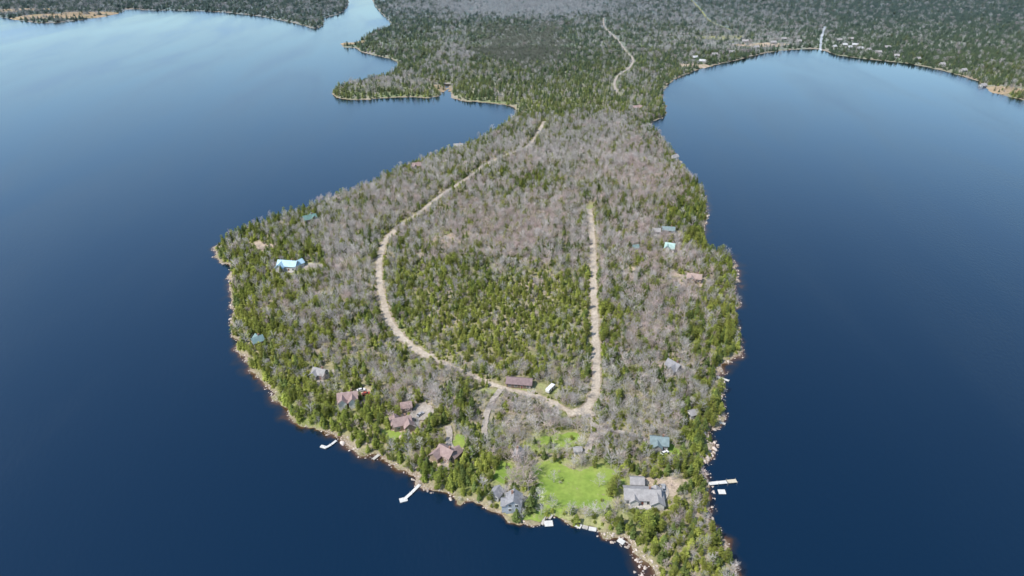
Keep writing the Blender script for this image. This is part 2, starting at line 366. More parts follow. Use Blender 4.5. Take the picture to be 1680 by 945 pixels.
strip('driveway',[(822,640),(808,658),(797,685),(795,715)],2.8,M['drive'],'narrow gravel driveway between trees',cat='driveway',clear=1.0)
strip('driveway',[(735,700),(738,715),(736,728),(745,742),(760,748)],3,M['drive'],'curved gravel driveway',cat='driveway',clear=1.0)
blob('driveway',690,676,8,4.5,M['drive'],'gravel driveway beside red-brown houses',rot=.6)
strip('driveway',[(1085,795),(1092,810),(1080,825)],3,M['drive'],'gravel driveway beside the lodge',cat='driveway')
strip('road',[(990,30),(992,45),(1012,65),(1025,82),(1038,98),(1032,112),(1014,125),(1008,140),(1016,158)],3.4,M['drive'],'winding pale road across the distant woods',clear=2.2)
strip('road',[(1125,-10),(1150,18),(1165,35),(1200,50)],5,M['drylawn'],'cleared corridor through distant woods',clear=2)
strip('road',[(1060,62),(1140,55),(1230,65),(1330,60),(1420,55)],3.5,M['drive'],'distant road near the village',clear=1)
M['foam']=mk('white_water',[(.30,.34,.38),(.45,.48,.51)],.05,fine=.3,rough=.5)
strip('river',[(1353,44),(1348,62),(1346,76),(1347,90)],4.0,M['foam'],'pale stream entering the lake',cat='river',clear=1.0,jitter=4)

def line_dist(x,y,pts):
    out=np.full(len(x),1e9)
    a=pts[:-1:2]; 
    for s in range(0,len(x),20000):
        d=(x[s:s+20000,None]-a[None,:,0])**2+(y[s:s+20000,None]-a[None,:,1])**2
        out[s:s+20000]=np.sqrt(d.min(1))
    return out
HOUSE_CLR=[]
def clearmask(x,y,extra=0):
    m=np.zeros(len(x),bool)
    for pts,w in CLR_LINES:
        bb=(x>pts[:,0].min()-12)&(x<pts[:,0].max()+12)&(y>pts[:,1].min()-12)&(y<pts[:,1].max()+12)
        if bb.any():
            idx=np.where(bb)[0]; m[idx]|=line_dist(x[idx],y[idx],pts)<w+extra
    for b in CLR_POLYS:
        bb=(x>b[:,0].min())&(x<b[:,0].max())&(y>b[:,1].min())&(y<b[:,1].max())
        if bb.any():
            idx=np.where(bb)[0]; m[idx]|=poly_sd(x[idx],y[idx],b)>0.3
    for hx,hy,r in HOUSE_CLR:
        m|=((x-hx)**2+(y-hy)**2)<r*r
    return m
def sparsekeep(x,y):
    p=np.ones(len(x))
    for b,k in SPARSE:
        bb=(x>b[:,0].min())&(x<b[:,0].max())&(y>b[:,1].min())&(y<b[:,1].max())
        if bb.any():
            idx=np.where(bb)[0]; ins=poly_sd(x[idx],y[idx],b)>0; p[idx[ins]]=np.minimum(p[idx[ins]],k)
    return p

# ------------------------------------------------------------ mesh builder
class B:
    def __init__(s): s.v=[];s.f=[];s.m=[];s.t=[]
    def face(s,pts,m=0,t=1.0):
        i=len(s.v); s.v.extend(pts); s.f.append(tuple(range(i,i+len(pts)))); s.m.append(m); s.t.append(t)
    def box(s,cx,cy,cz,sx,sy,sz,m=0,rot=0):
        i=len(s.v); c,n=math.cos(rot),math.sin(rot)
        for dz in(-.5,.5):
            for dx,dy in((-.5,-.5),(.5,-.5),(.5,.5),(-.5,.5)):
                X=dx*sx;Y=dy*sy
                s.v.append((cx+X*c-Y*n,cy+X*n+Y*c,cz+dz*sz))
        for q in((0,3,2,1),(4,5,6,7),(0,1,5,4),(1,2,6,5),(2,3,7,6),(3,0,4,7)):
            s.f.append(tuple(i+k for k in q)); s.m.append(m); s.t.append(1.0)
    def tube(s,p,q,r0,r1,n=5,m=0,t=1.0):
        p=np.array(p,float);q=np.array(q,float); d=q-p; d/=np.linalg.norm(d)+1e-9
        u=np.cross(d,(0.3,.9,.2)); u/=np.linalg.norm(u); w=np.cross(d,u)
        i=len(s.v)
        for c,r in((p,r0),(q,r1)):
            for k in range(n):
                a=6.2832*k/n; s.v.append(tuple(c+u*math.cos(a)*r+w*math.sin(a)*r))
        for k in range(n):
            s.f.append((i+k,i+(k+1)%n,i+n+(k+1)%n,i+n+k)); s.m.append(m); s.t.append(t)
    def cyl(s,p,q,r,n=12,m=0):
        i=len(s.v); s.tube(p,q,r,r,n,m)
        s.f.append(tuple(range(i,i+n))[::-1]); s.m.append(m); s.t.append(1)
        s.f.append(tuple(range(i+n,i+2*n))); s.m.append(m); s.t.append(1)
    def mesh(s,name,mats=()):
        me=bpy.data.meshes.new(name); me.from_pydata([tuple(map(float,v)) for v in s.v],[],s.f)
        for mm in mats: me.materials.append(mm)
        me.polygons.foreach_set('material_index',np.array(s.m,dtype=np.int32))
        a=me.attributes.new('tint','FLOAT','FACE'); a.data.foreach_set('value',np.array(s.t,dtype=np.float32))
        me.update(); return me
    def add(s,o,dm):
        i=len(s.v); s.v+=o.v; s.f+=[tuple(k+i for k in f) for f in o.f]; s.m+=[k+dm for k in o.m]; s.t+=o.t

# ------------------------------------------------------------ trees
def spruce(seed,Hh=10,R=1.9,T=17,pw=.8):
    r=random.Random(seed); tr=B(); cr=B()
    tr.tube((0,0,-.4),(0,0,Hh*.6),.18,.09,6); tr.tube((0,0,Hh*.6),(0,0,Hh*.98),.09,.02,5)
    for t in range(T):
        f=t/(T-1); z=Hh*(.08+.88*f**.93)
        rad=(R*(1-f)**pw+.14)*r.uniform(.72,1.18)
        nb=10 if f<.6 else 7; a0=r.random()*6
        for k in range(nb):
            if r.random()<.12: continue
            a=a0+6.283*k/nb+r.uniform(-.3,.3); L=rad*r.uniform(.55,1.25); ca,sa=math.cos(a),math.sin(a)
            dr=L*r.uniform(.05,.4); tint=r.uniform(.75,1.3)
            w=L*.28+.08; base=(0,0,z+.2); 
            tip=(ca*L,sa*L,z-dr); mid=(ca*L*.55,sa*L*.55,z-dr*.3+.1)
            for sgn in(-1,1):
                s1=(ca*L*.65-sa*w*sgn,sa*L*.65+ca*w*sgn,z-dr*.75-.06)
                s2=(ca*L*.28-sa*w*.55*sgn,sa*L*.28+ca*w*.55*sgn,z-.12)
                s3=(ca*L*.42-sa*w*.4*sgn,sa*L*.42+ca*w*.4*sgn,z-dr*.3)
                cr.face([base,s2,mid],0,tint*.9); cr.face([mid,s1,tip],0,tint*r.uniform(.9,1.25))
                cr.face([s3,(s1[0]*.82,s1[1]*.82,s1[2]+.1),mid],0,tint)
    cr.face([(.12,0,Hh*.9),(-.06,.1,Hh*.9),(0,0,Hh*1.0)]); cr.face([(-.06,-.1,Hh*.9),(.12,0,Hh*.9),(0,0,Hh*1.0)])
    return tr,cr
def pine(seed,Hh=11,R=2.5):
    r=random.Random(seed); tr=B(); cr=B()
    lx,ly=r.uniform(-.3,.3),r.uniform(-.3,.3)
    tr.tube((0,0,-.4),(lx,ly,Hh*.55),.24,.15,6); tr.tube((lx,ly,Hh*.55),(lx*1.4,ly*1.4,Hh*.95),.15,.03,5)
    n=36
    for i in range(n):
        f=i/(n-1); z=Hh*(.16+.80*f); prof=math.sin(math.pi*(.28+.68*(1-f)**.9*.9))*R*(1.08-f*.72)
        a=i*2.4+r.uniform(-.4,.4); d=prof*r.uniform(.35,1.0)
        cx,cy=lx*f*1.4+math.cos(a)*d,ly*f*1.4+math.sin(a)*d; z+=r.uniform(-.3,.3)
        if d>.5: tr.tube((lx*f,ly*f,z-.5),(cx,cy,z),.05,.02,3)
        tint=r.uniform(.75,1.2); s=r.uniform(.7,1.1)*(1.05-.45*f)
        for k in range(30):
            px=cx+r.gauss(0,.5)*s; py=cy+r.gauss(0,.5)*s; pz=z+r.gauss(0,.28)*s
            th=r.random()*6.28; l=r.uniform(.16,.34)*s; ph=r.uniform(-.5,.9)
            dx,dy,dz=math.cos(th)*l,math.sin(th)*l,l*ph
            ex,ey=-math.sin(th)*l*.6,math.cos(th)*l*.6
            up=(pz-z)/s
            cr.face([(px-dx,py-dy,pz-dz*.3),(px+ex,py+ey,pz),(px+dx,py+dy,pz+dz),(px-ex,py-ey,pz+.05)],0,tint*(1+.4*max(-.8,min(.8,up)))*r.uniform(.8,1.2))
    return tr,cr
def bare(seed,Hh=10,spread=1.0,dens=11):
    r=random.Random(seed); tr=B(); cr=B()
    p=np.array([0,0,-.4]); pts=[p]
    lean=np.array([r.uniform(-.06,.06),r.uniform(-.06,.06),0])
    for i in range(5):
        p=p+np.array([r.uniform(-.15,.15),r.uniform(-.15,.15),Hh/5.7])+lean*Hh/5; pts.append(p)
    rad=[.125,.10,.078,.058,.037,.013]
    for i in range(5): tr.tube(pts[i],pts[i+1],rad[i],rad[i+1],5)
    def twig(a,d,l,w,t):
        d=d/np.linalg.norm(d); u=np.cross(d,np.array([r.uniform(-1,1),r.uniform(-1,1),r.uniform(-1,1)])); u/=np.linalg.norm(u)+1e-9
        b=a+d*l+np.array([0,0,l*.1]); cr.face([tuple(a-u*w),tuple(a+u*w),tuple(b)],0,t); return b
    nl=15
    for i in range(nl):
        f=.24+.7*i/(nl-1); k=min(int(f*5),4); s=pts[k]+(pts[k+1]-pts[k])*(f*5-k)
        a=i*2.4+r.uniform(-.5,.5); L=Hh*(.36*(1.12-f)+.11)*r.uniform(.75,1.15)*spread
        el=r.uniform(.45,.9)+f*.2
        d=np.array([math.cos(a)*math.cos(el),math.sin(a)*math.cos(el),math.sin(el)])
        m_=s+d*L*.5; e=m_+(d+np.array([0,0,.18]))*L*.5
        cr.tube(s,m_,.045,.028,3,t=1.0); cr.tube(m_,e,.028,.012,3,t=1.0)
        for q in range(dens):
            g=r.uniform(.2,1); a0=s+(m_-s)*g*2 if g<.5 else m_+(e-m_)*(g*2-1)
            dd=d*.7+np.array([r.uniform(-.9,.9),r.uniform(-.9,.9),r.uniform(-.2,.8)])
            t=r.uniform(.8,1.15)
            b=twig(a0,dd,r.uniform(.6,1.3),.034,t)
            for _ in range(3):
                a1=a0+(b-a0)*r.uniform(.4,.95)
                twig(a1,dd+np.array([r.uniform(-.9,.9),r.uniform(-.9,.9),r.uniform(-.4,.7)]),r.uniform(.4,.85),.028,t)
    return tr,cr
lib=bpy.data.collections.new("tree_library")
PROTO=[]
def reg(kind,tc,mt,mc):
    tr,cr=tc; k=len(PROTO)
    tm=tr.mesh('trunk_%s'%kind,[mt]); cm=cr.mesh('crown_%s'%kind,[mc])
    full=B(); full.add(tr,0); full.add(cr,1)
    fm=full.mesh('tree_%02d'%k,[mt,mc]); o=bpy.data.objects.new('p%02d'%k,fm); lib.objects.link(o)
    PROTO.append((kind,tm,cm))
for s in range(4): reg('spruce',spruce(s,8.8,[2.0,2.3,1.8,2.4][s],17,.7),M['bark_dark'],M['spruce'])       #0-3
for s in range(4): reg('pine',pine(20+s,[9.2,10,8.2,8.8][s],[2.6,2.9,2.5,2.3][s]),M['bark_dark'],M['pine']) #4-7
for s in range(4): reg('birch',bare(40+s,9.5,[1.1,1.25,1.0,1.3][s],12),M['bark_pale'],M['twig_grey'])      #8-11
for s in range(3): reg('maple',bare(60+s,8.5,[1.3,1.4,1.2][s],12),M['bark_pale'],M['twig_pink'])         #12-14
for s in range(3): reg('fir',spruce(80+s,7.3,2.2,14,.65),M['bark_dark'],M['pine'])                               #15-17
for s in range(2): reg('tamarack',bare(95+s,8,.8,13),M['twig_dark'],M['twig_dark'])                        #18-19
def rockmesh(seed):
    import bmesh
    bm=bmesh.new(); bmesh.ops.create_icosphere(bm,subdivisions=2,radius=.5)
    r=random.Random(seed); pl=[(np.array([r.gauss(0,1) for _ in range(3)]),r.uniform(.28,.42)) for _ in range(9)]
    for v in bm.verts:
        c=np.array(v.co)
        for n,d in pl:
            n=n/np.linalg.norm(n); k=c@n
            if k>d: c=c-n*(k-d)*.9
        v.co=(c[0]*1.25,c[1]*1.0,c[2]*.75)
    me=bpy.data.meshes.new('rock'); bm.to_mesh(me); bm.free(); me.materials.append(M['rock']); return me
ROCKS=[rockmesh(i) for i in range(4)]
rlib=bpy.data.collections.new("rock_library")
for i,mm in enumerate(ROCKS):
    o=bpy.data.objects.new('r%02d'%i,mm); rlib.objects.link(o)

def instancer(name,x,y,z,rot,scale,idx,coll,label,cat):
    me=bpy.data.meshes.new(name); n=len(x); me.vertices.add(n)
    me.vertices.foreach_set('co',np.stack([x,y,z],1).ravel().astype(np.float32))
    a=me.attributes.new('rot','FLOAT','POINT'); a.data.foreach_set('value',rot.astype(np.float32))
    a=me.attributes.new('scl','FLOAT_VECTOR','POINT'); a.data.foreach_set('vector',scale.ravel().astype(np.float32))
    a=me.attributes.new('idx','INT','POINT'); a.data.foreach_set('value',idx.astype(np.int32))
    o=obj(name,me,kind='stuff',label=label,cat=cat)
    ng=bpy.data.node_groups.new(name+'_nodes','GeometryNodeTree')
    ng.interface.new_socket('Geometry',in_out='INPUT',socket_type='NodeSocketGeometry'); ng.interface.new_socket('Geometry',in_out='OUTPUT',socket_type='NodeSocketGeometry')
    gi=ng.nodes.new('NodeGroupInput'); go=ng.nodes.new('NodeGroupOutput'); ip=ng.nodes.new('GeometryNodeInstanceOnPoints'); ci=ng.nodes.new('GeometryNodeCollectionInfo')
    ci.inputs['Collection'].default_value=coll; ci.inputs['Separate Children'].default_value=True; ci.inputs['Reset Children'].default_value=True
    def na(nm,ty):
        k=ng.nodes.new('GeometryNodeInputNamedAttribute'); k.data_type=ty; k.inputs['Name'].default_value=nm
        return [q for q in k.outputs if q.enabled and q.name=='Attribute'][0]
    L=ng.links.new
    L(gi.outputs[0],ip.inputs['Points']); L(ci.outputs[0],ip.inputs['Instance']); ip.inputs['Pick Instance'].default_value=True
    L(na('idx','INT'),ip.inputs['Instance Index']); cx=ng.nodes.new('ShaderNodeCombineXYZ'); L(na('rot','FLOAT'),cx.inputs[2]); L(cx.outputs[0],ip.inputs['Rotation'])
    L(na('scl','FLOAT_VECTOR'),ip.inputs['Scale']); L(ip.outputs[0],go.inputs[0])
    md=o.modifiers.new('scatter','NODES'); md.node_group=ng
    return o

# ------------------------------------------------------------ buildings
def empty(name,x,y,z,rot,label,cat,group=None):
    o=bpy.data.objects.new(name,None); COL.objects.link(o); o.empty_display_size=.5
    o.location=(x,y,z); o.rotation_euler=(0,0,rot); o['label']=label; o['category']=cat
    if group: o['group']=group
    return o
def gable(wb,rb,cx,cy,w,d,h,rh,rot,z0=0,ov=.55):
    c,s=math.cos(rot),math.sin(rot)
    def T(x,y,z): return (cx+x*c-y*s,cy+x*s+y*c,z0+z)
    a=[T(-w/2,-d/2,-1),T(w/2,-d/2,-1),T(w/2,d/2,-1),T(-w/2,d/2,-1),T(-w/2,-d/2,h),T(w/2,-d/2,h),T(w/2,d/2,h),T(-w/2,d/2,h),T(-w/2,0,h+rh),T(w/2,0,h+rh)]
    i=len(wb.v); wb.v+=a
    for f in((0,1,5,4),(1,2,6,9,5),(2,3,7,6),(3,0,4,8,7)):
        wb.f.append(tuple(i+k for k in f)); wb.m.append(0); wb.t.append(1)
    sl=rh/(d/2); e=d/2+ov; th=.2
    for sg in(-1,1):
        p=[(-w/2-ov,sg*e,h-sl*ov+.03),(w/2+ov,sg*e,h-sl*ov+.03),(w/2+ov,0,h+rh+.03),(-w/2-ov,0,h+rh+.03)]
        q=[(x,y,z+th) for x,y,z in p]
        i=len(rb.v); rb.v+=[T(*k) for k in p+q]
        fs=[(0,1,2,3),(4,7,6,5),(0,4,5,1),(3,2,6,7),(0,3,7,4),(1,5,6,2)]
        for f in fs:
            f=f if sg>0 else f[::-1]
            rb.f.append(tuple(i+k for k in f)); rb.m.append(0); rb.t.append(1)
def winmesh(w,h):
    b=B(); b.box(0,0,0,w+.24,.10,h+.24,0); b.box(-w/4-.02,-.03,0,w/2-.06,.1,h,1); b.box(w/4+.02,-.03,0,w/2-.06,.1,h,1)
    return b.mesh('window',[M['trim'],M['glass']])
WM=winmesh(1.3,1.3); WL=winmesh(2.2,1.7)
def doormesh(col):
    b=B(); b.box(0,0,1.05,1.2,.1,2.25,0); b.box(0,-.04,1.02,.95,.1,2.05,1); return b.mesh('door',[M['trim'],col])
DM=doormesh(wallm('red_brown_door',(.2,.07,.05)))
def house(u,v,w,d,h,rh,rot,wc,rc,label,name='house',wings=(),chim=True,porch=False,big=False,cat='house',clr=None):
    x,y=place(u,v); z=gh(x,y)+.1; rot=math.radians(rot)
    e=empty(name,x,y,z,rot,label,cat)
    wb,rb=B(),B(); gable(wb,rb,0,0,w,d,h,rh,0)
    obj('wall',wb.mesh('wall',[wc]),parent=e); roof=obj('roof',rb.mesh('roof',[rc]),parent=e)
    for (wx_,wy_,ww,wd,wh,wr,wrot) in wings:
        wb,rb=B(),B(); gable(wb,rb,wx_,wy_,ww,wd,wh,wr,math.radians(wrot))
        obj('wall',wb.mesh('wall',[wc]),parent=e); obj('roof',rb.mesh('roof',[rc]),parent=e)
    wm=WL if big else WM
    nwin=max(1,int(w/3.0))
    for side in(-1,1):
        for i in range(nwin):
            X=-w/2+(i+.5)*w/nwin
            if side==-1 and i==nwin//2 and nwin>1:
                o=obj('door',DM,parent=e); o.location=(X,-d/2-.04,0); continue
            for lev in range(2 if h>4.5 else 1):
                o=obj('window',wm,parent=e); o.location=(X,side*(d/2+.04),1.6+lev*2.6); o.rotation_euler=(0,0,0 if side<0 else math.pi)
    for side in(-1,1):
        for q in(-.22,.22):
            for lev in range(2 if h>4.5 else 1):
                o=obj('window',WM,parent=e); o.location=(side*(w/2+.04),q*d,1.6+lev*2.6); o.rotation_euler=(0,0,side*math.pi/2)
    if chim:
        b=B(); b.box(w*.22,d*.12,h+rh*.75+.5,.8,.8,2.0); b.box(w*.22,d*.12,h+rh*.75+1.55,.95,.95,.15); obj('chimney',b.mesh('chimney',[wallm('brick_chimney',(.26,.16,.12))]),parent=roof)
    if porch:
        b=B(); b.box(0,-d/2-1.35,.35,w*.8,2.5,.15)
        for k in range(5): b.box(-w*.38+k*w*.19,-d/2-2.5,.85,.1,.1,1.0)
        b.box(0,-d/2-2.5,1.38,w*.8,.1,.08); obj('porch',b.mesh('porch',[M['wood']]),parent=e)
    r=(clr or max(w,d)*.42+.5)
    HOUSE_CLR.append((x,y,r)); HOUSE_CLR.append((x+.0,y-d*.5-1.0,r*.5))
    for (wx_,wy_,ww,wd,*_) in wings:
        c,s=math.cos(rot),math.sin(rot); HOUSE_CLR.append((x+wx_*c-wy_*s,y+wx_*s+wy_*c,max(ww,wd)*.5+.7))
    return e
grey=wallm('grey_shingle_wall',(.34,.33,.32)); blugrey=wallm('blue_grey_wall',(.30,.33,.37)); white=wallm('white_clapboard',(.62,.61,.58)); tan=wallm('tan_log_wall',(.36,.28,.22)); brown=wallm('brown_wall',(.2,.15,.12))
rgrey=wallm('grey_shingle_roof',(.32,.31,.31)); rdk=wallm('dark_grey_roof',(.26,.26,.275)); rred=wallm('red_brown_roof',(.32,.235,.22)); rteal=wallm('teal_metal_roof',(.19,.28,.285),.7); rblue=wallm('pale_blue_metal_roof',(.42,.60,.71),.6); rbt=wallm('bright_teal_roof',(.36,.50,.47),.6); rbrown=wallm('brown_roof',(.23,.17,.17)); rtg=wallm('teal_grey_roof',(.20,.26,.27),.7); rgreen=wallm('green_metal_roof',(.14,.24,.22),.7)
house(1052,818,15,7.5,3.2,2.2,-4,white,rgrey,'long grey-roofed lodge with big lake windows beside the lawn',wings=((6.2,-1.5,9,5.5,3.0,1.9,90),(-3.5,-2.2,5.5,3.6,3.0,1.5,90)),big=True,porch=True,clr=7)
house(1044,795,5.5,4.5,2.6,1.6,-4,grey,rgrey,'small grey shed behind the long lodge',name='shed',chim=False,cat='shed')
house(843,832,6.2,6.4,4.6,2.5,86,blugrey,rdk,'two-storey blue-grey cottage with dark roof by the lake',wings=((-.5,2.8,4.5,4,3.6,1.6,90),),porch=False,clr=4)
house(815,815,4.4,4.4,2.8,1.8,60,grey,rdk,'small grey boathouse beside the blue-grey cottage',name='shed',chim=False,cat='shed')
house(850,752,5,4,3.0,2.0,80,brown,rgrey,'small weathered cabin among bare trees',name='cabin',cat='cabin')
house(947,742,3.4,2.6,2.0,.9,10,white,rgrey,'tiny white garden shed near the driveway',name='shed',chim=False,cat='shed')
house(733,750,7.5,6,3.6,2.3,-35,tan,rred,'red-brown roofed log house near the curved driveway',wings=((-3,-3,5.5,4.5,3.2,1.9,90),(3.2,2.2,5.5,4.2,3.0,1.8,90)))
house(660,700,8.5,5.5,3.6,2.4,18,tan,rred,'red-brown roofed house beside a gravel driveway',wings=((3,-2.5,5.5,4.6,3.3,2.1,90),(-3,1.8,5.5,4,3.2,1.9,90)))
house(667,672,5,4.2,3,1.9,12,tan,rred,'small red-brown roofed garage beside the driveway',name='garage',chim=False,cat='garage')
house(572,661,9.5,5.6,4.6,2.3,10,white,rred,'white two-storey house with red-brown roof and gables',wings=((-2.5,-2.5,5.2,4,4.3,2,90),(2.6,-2.5,5.2,4,4.3,2,90)))
house(526,617,7,5,3,2,-20,grey,rgrey,'grey cottage in a gravel clearing',wings=((-2,-2,4.5,4,2.8,1.6,90),))
house(424,565,6,4.6,3.2,2.2,40,tan,rteal,'teal metal roofed cottage among shoreline pines',wings=((1,2,5,3.6,3,1.6,90),))
house(474,441,13,7,4.0,2.5,-8,white,rblue,'large house with pale blue metal roof',wings=((-4,-3,7,5.5,3.8,2.3,90),(5.5,2.6,8,5,3.4,2.0,60)),porch=True)
house(509,364,10,6,3.6,2.4,30,tan,rgreen,'green metal roofed house among dark spruces',wings=((3,1,8,5,3.4,2.1,90),))
house(684,277,8,5,3.8,2.4,20,brown,rred,'dark red roofed cabin near the wooded shore',name='cabin',wings=((-2,-1,6,4,3.5,2,90),),cat='cabin')
house(752,243,9,6,3,2,10,grey,rgrey,'grey roofed cottage in the woods near the narrow neck')
house(852,632,13,5.5,2.9,1.7,-7,brown,rbrown,'long low brown-roofed building beside the gravel road',chim=False,clr=7)
house(1080,732,8,6,3.5,2.2,-8,grey,rtg,'teal-grey roofed house beside a small lawn',wings=((-1,-2.5,5,4.2,3.2,1.8,90),))
house(1104,608,7.5,5,3.6,2.5,-50,grey,rdk,'grey house with steep dark roof in a clearing',wings=((1.5,-2,4.6,4,3.4,2,90),))
house(1136,683,4.5,3.6,2.6,1.4,20,white,rgrey,'small white cabin near the shore',name='cabin',chim=False,cat='cabin')
house(1098,412,6.5,5,3.6,3.0,-20,white,rbt,'white house with steep pale teal roof',wings=((-1.5,-1.5,5,4,3.4,2.4,90),))
house(1042,410,4,3.4,2.6,1.5,10,grey,rteal,'small teal-roofed shed deep in the woods',name='shed',chim=False,cat='shed')
house(1096,382,9,4.6,3.2,2.0,-10,tan,rtg,'long teal-grey roofed cabin in a wooded clearing',name='cabin',cat='cabin')
house(1076,384,5.5,4.6,3,1.9,0,grey,rgrey,'grey outbuilding beside the long cabin',name='shed',chim=False,cat='shed')
house(1138,461,9,5.5,3.4,2.2,-15,tan,wallm('terracotta_roof',(.36,.275,.245)),'terracotta-roofed cabin in a tan clearing',name='cabin',wings=((-2,-2,6,5,3.2,1.9,90),),cat='cabin')
house(1106,262,7,4.6,3.2,2,30,white,rgrey,'pale-roofed cottage by the wooded shore')
house(1045,180,11,6,3.2,2,10,brown,rred,'dark red cabin beside the narrow isthmus',name='cabin',cat='cabin')
FAR=[(1385,76,0),(1393,80,20),(1402,76,-10),(1410,82,10),(1368,79,30),(1140,97,10),(1152,103,-20),(1268,72,5),(1505,99,10),(1612,142,20),(1240,80,15),(1440,88,5),(1470,94,-10),(1310,70,0),(1200,88,15),(1376,68,10),(1424,84,20),(1395,66,0),(1285,66,10),(1222,70,-10),(1545,108,5),(1580,118,15),(1172,92,0),(1455,80,10)]
for i,(u,v,r) in enumerate(FAR):
    house(u,v,7+(i*37%4),6,3,2.2,r,grey,[wallm('pale_metal_roof',(.46,.47,.48),.6),rgrey][0 if i<7 else 1],['pale-roofed house in the distant lakeside village','grey-roofed house on the distant lake shore'][0 if i<7 else 1],clr=7,chim=False)

# ------------------------------------------------------------ docks
def dock(pts,w,mat,label,group='docks along the shoreline',float_=None,zt=.55):
    W=[unp(*q) for q in pts]; x0,y0=W[0]
    e=empty('dock',x0,y0,0,0,label,'dock',group)
    b=B(); k=0
    for (a,c) in zip(W[:-1],W[1:]):
        dx,dy=c[0]-a[0],c[1]-a[1]; L=math.hypot(dx,dy); ang=math.atan2(dy,dx); n=max(2,int(L/.35))
        for i in range(n):
            t=(i+.5)/n; b.box(a[0]+dx*t-x0,a[1]+dy*t-y0,zt+.004*(k%2),L/n*.86,w,.1,0,ang)
        for s in(-1,1): b.box((a[0]+c[0])/2-x0-math.sin(ang)*s*(w/2-.15),(a[1]+c[1])/2-y0+math.cos(ang)*s*(w/2-.15),zt-.17,L*.98,.14,.2,0,ang)
        m=max(1,int(L/3.5))
        for i in range(m+1):
            for s in(-1,1):
                pb=B(); px=a[0]+dx*i/m-x0-math.sin(ang)*s*(w/2+.08); py=a[1]+dy*i/m-y0+math.cos(ang)*s*(w/2+.08)
                pb.cyl((px,py,-2),(px,py,zt+.6),.09,8); obj('post',pb.mesh('post',[M['metal']]),parent=e)
        k+=1
    obj('deck',b.mesh('deck',[mat]),parent=e)
    if float_:
        u,v,fw,fd,ang=float_; X,Y=unp(u,v); ang=math.radians(ang); b=B(); n=int(fw/.3)
        for i in range(n):
            t=(i+.5)/n-.5; b.box(X-x0+math.cos(ang)*t*fw,Y-y0+math.sin(ang)*t*fw,.5,fw/n*.88,fd,.1,0,ang)
        b.box(X-x0,Y-y0,.3,fw*.98,fd*.98,.28,0,ang)
        obj('floating_platform',b.mesh('floating_platform',[mat]),parent=e)
    return e
def raft(u,v,w,d,rot,mat,label):
    x,y=unp(u,v); e=empty('floating_raft',x,y,0,math.radians(rot),label,'raft','swim rafts moored by the lawn')
    b=B(); n=int(w/.28)
    for i in range(n): b.box(-w/2+(i+.5)*w/n,0,.5,w/n*.88,d,.08)
    b.box(0,0,.36,w*.97,d*.97,.15); obj('deck',b.mesh('deck',[mat]),parent=e)
    for s in(-1,1):
        b=B(); b.cyl((-w*.45,s*d*.33,.12),(w*.45,s*d*.33,.12),.24); obj('float',b.mesh('float',[M['metal']]),parent=e)
    b=B()
    for s in(-.25,.25): b.cyl((w/2+.05,s,-.5),(w/2+.05,s,1.2),.03,6)
    for k in range(4): b.cyl((w/2+.05,-.25,-.3+k*.3),(w/2+.05,.25,-.3+k*.3),.025,6)
    obj('ladder',b.mesh('ladder',[M['metal']]),parent=e)
dock([(689,796),(675,810),(664,820)],1.4,M['whitedeck'],'pale wooden dock with square platform off the rocky shore',float_=(662,821,3.4,2.4,20))
dock([(552,724),(543,731),(534,736)],1.2,M['whitedeck'],'short white L-shaped dock off rocky shore',float_=(531,734,3.2,1.6,-20))
dock([(622,747),(612,755)],1.5,M['wood'],'small weathered dock beside boulders')
dock([(889,862),(896,842)],1.0,M['wood'],'narrow wooden gangway along the lawn edge')
dock([(906,846),(901,853)],1.0,M['wood'],'short walkway leading to the square raft')
dock([(1162,795),(1192,792)],1.8,M['whitedeck'],'straight pale dock off the rocky shore',zt=.6)
dock([(1193,791.5),(1208,790)],2.0,M['tandeck'],'fresh tan dock section at the pier end')
dock([(1172,618),(1196,626)],1.4,M['whitedeck'],'short white dock off the wooded shore')
dock([(1180,694),(1190,697)],1.4,M['wood'],'small weathered dock beside the rocks')
raft(900,860,3.6,3,5,M['whitedeck'],'square white swim raft beside the lawn')
raft(948,863,3.2,2.4,-30,M['whitedeck'],'pale swim raft tied near the shore')
raft(960,866,2.4,1.8,-20,M['wood'],'small weathered raft near the shore')
raft(972,869,3.2,2.0,-12,M['whitedeck'],'long pale raft tied near the shore')
raft(1019,889,3.0,2.2,-40,M['whitedeck'],'pale swim raft off the rocky point')
raft(1184,808,3.2,2.6,0,M['whitedeck'],'square pale raft below the long dock')
x,y=unp(736,139); e=empty('footbridge',x,y,0,0,'low road bridge over the narrow inlet','bridge')
b=B(); b.box(0,0,1.6,34,5,.4); obj('deck',b.mesh('deck',[M['drive']]),parent=e)
for s in(-1,1):
    b=B(); b.box(0,s*2.4,2.6,34,.12,.12)
    for k in range(9): b.box(-16+k*4,s*2.4,2.2,.12,.12,.8)
    obj('railing',b.mesh('railing',[M['wood']]),parent=e)
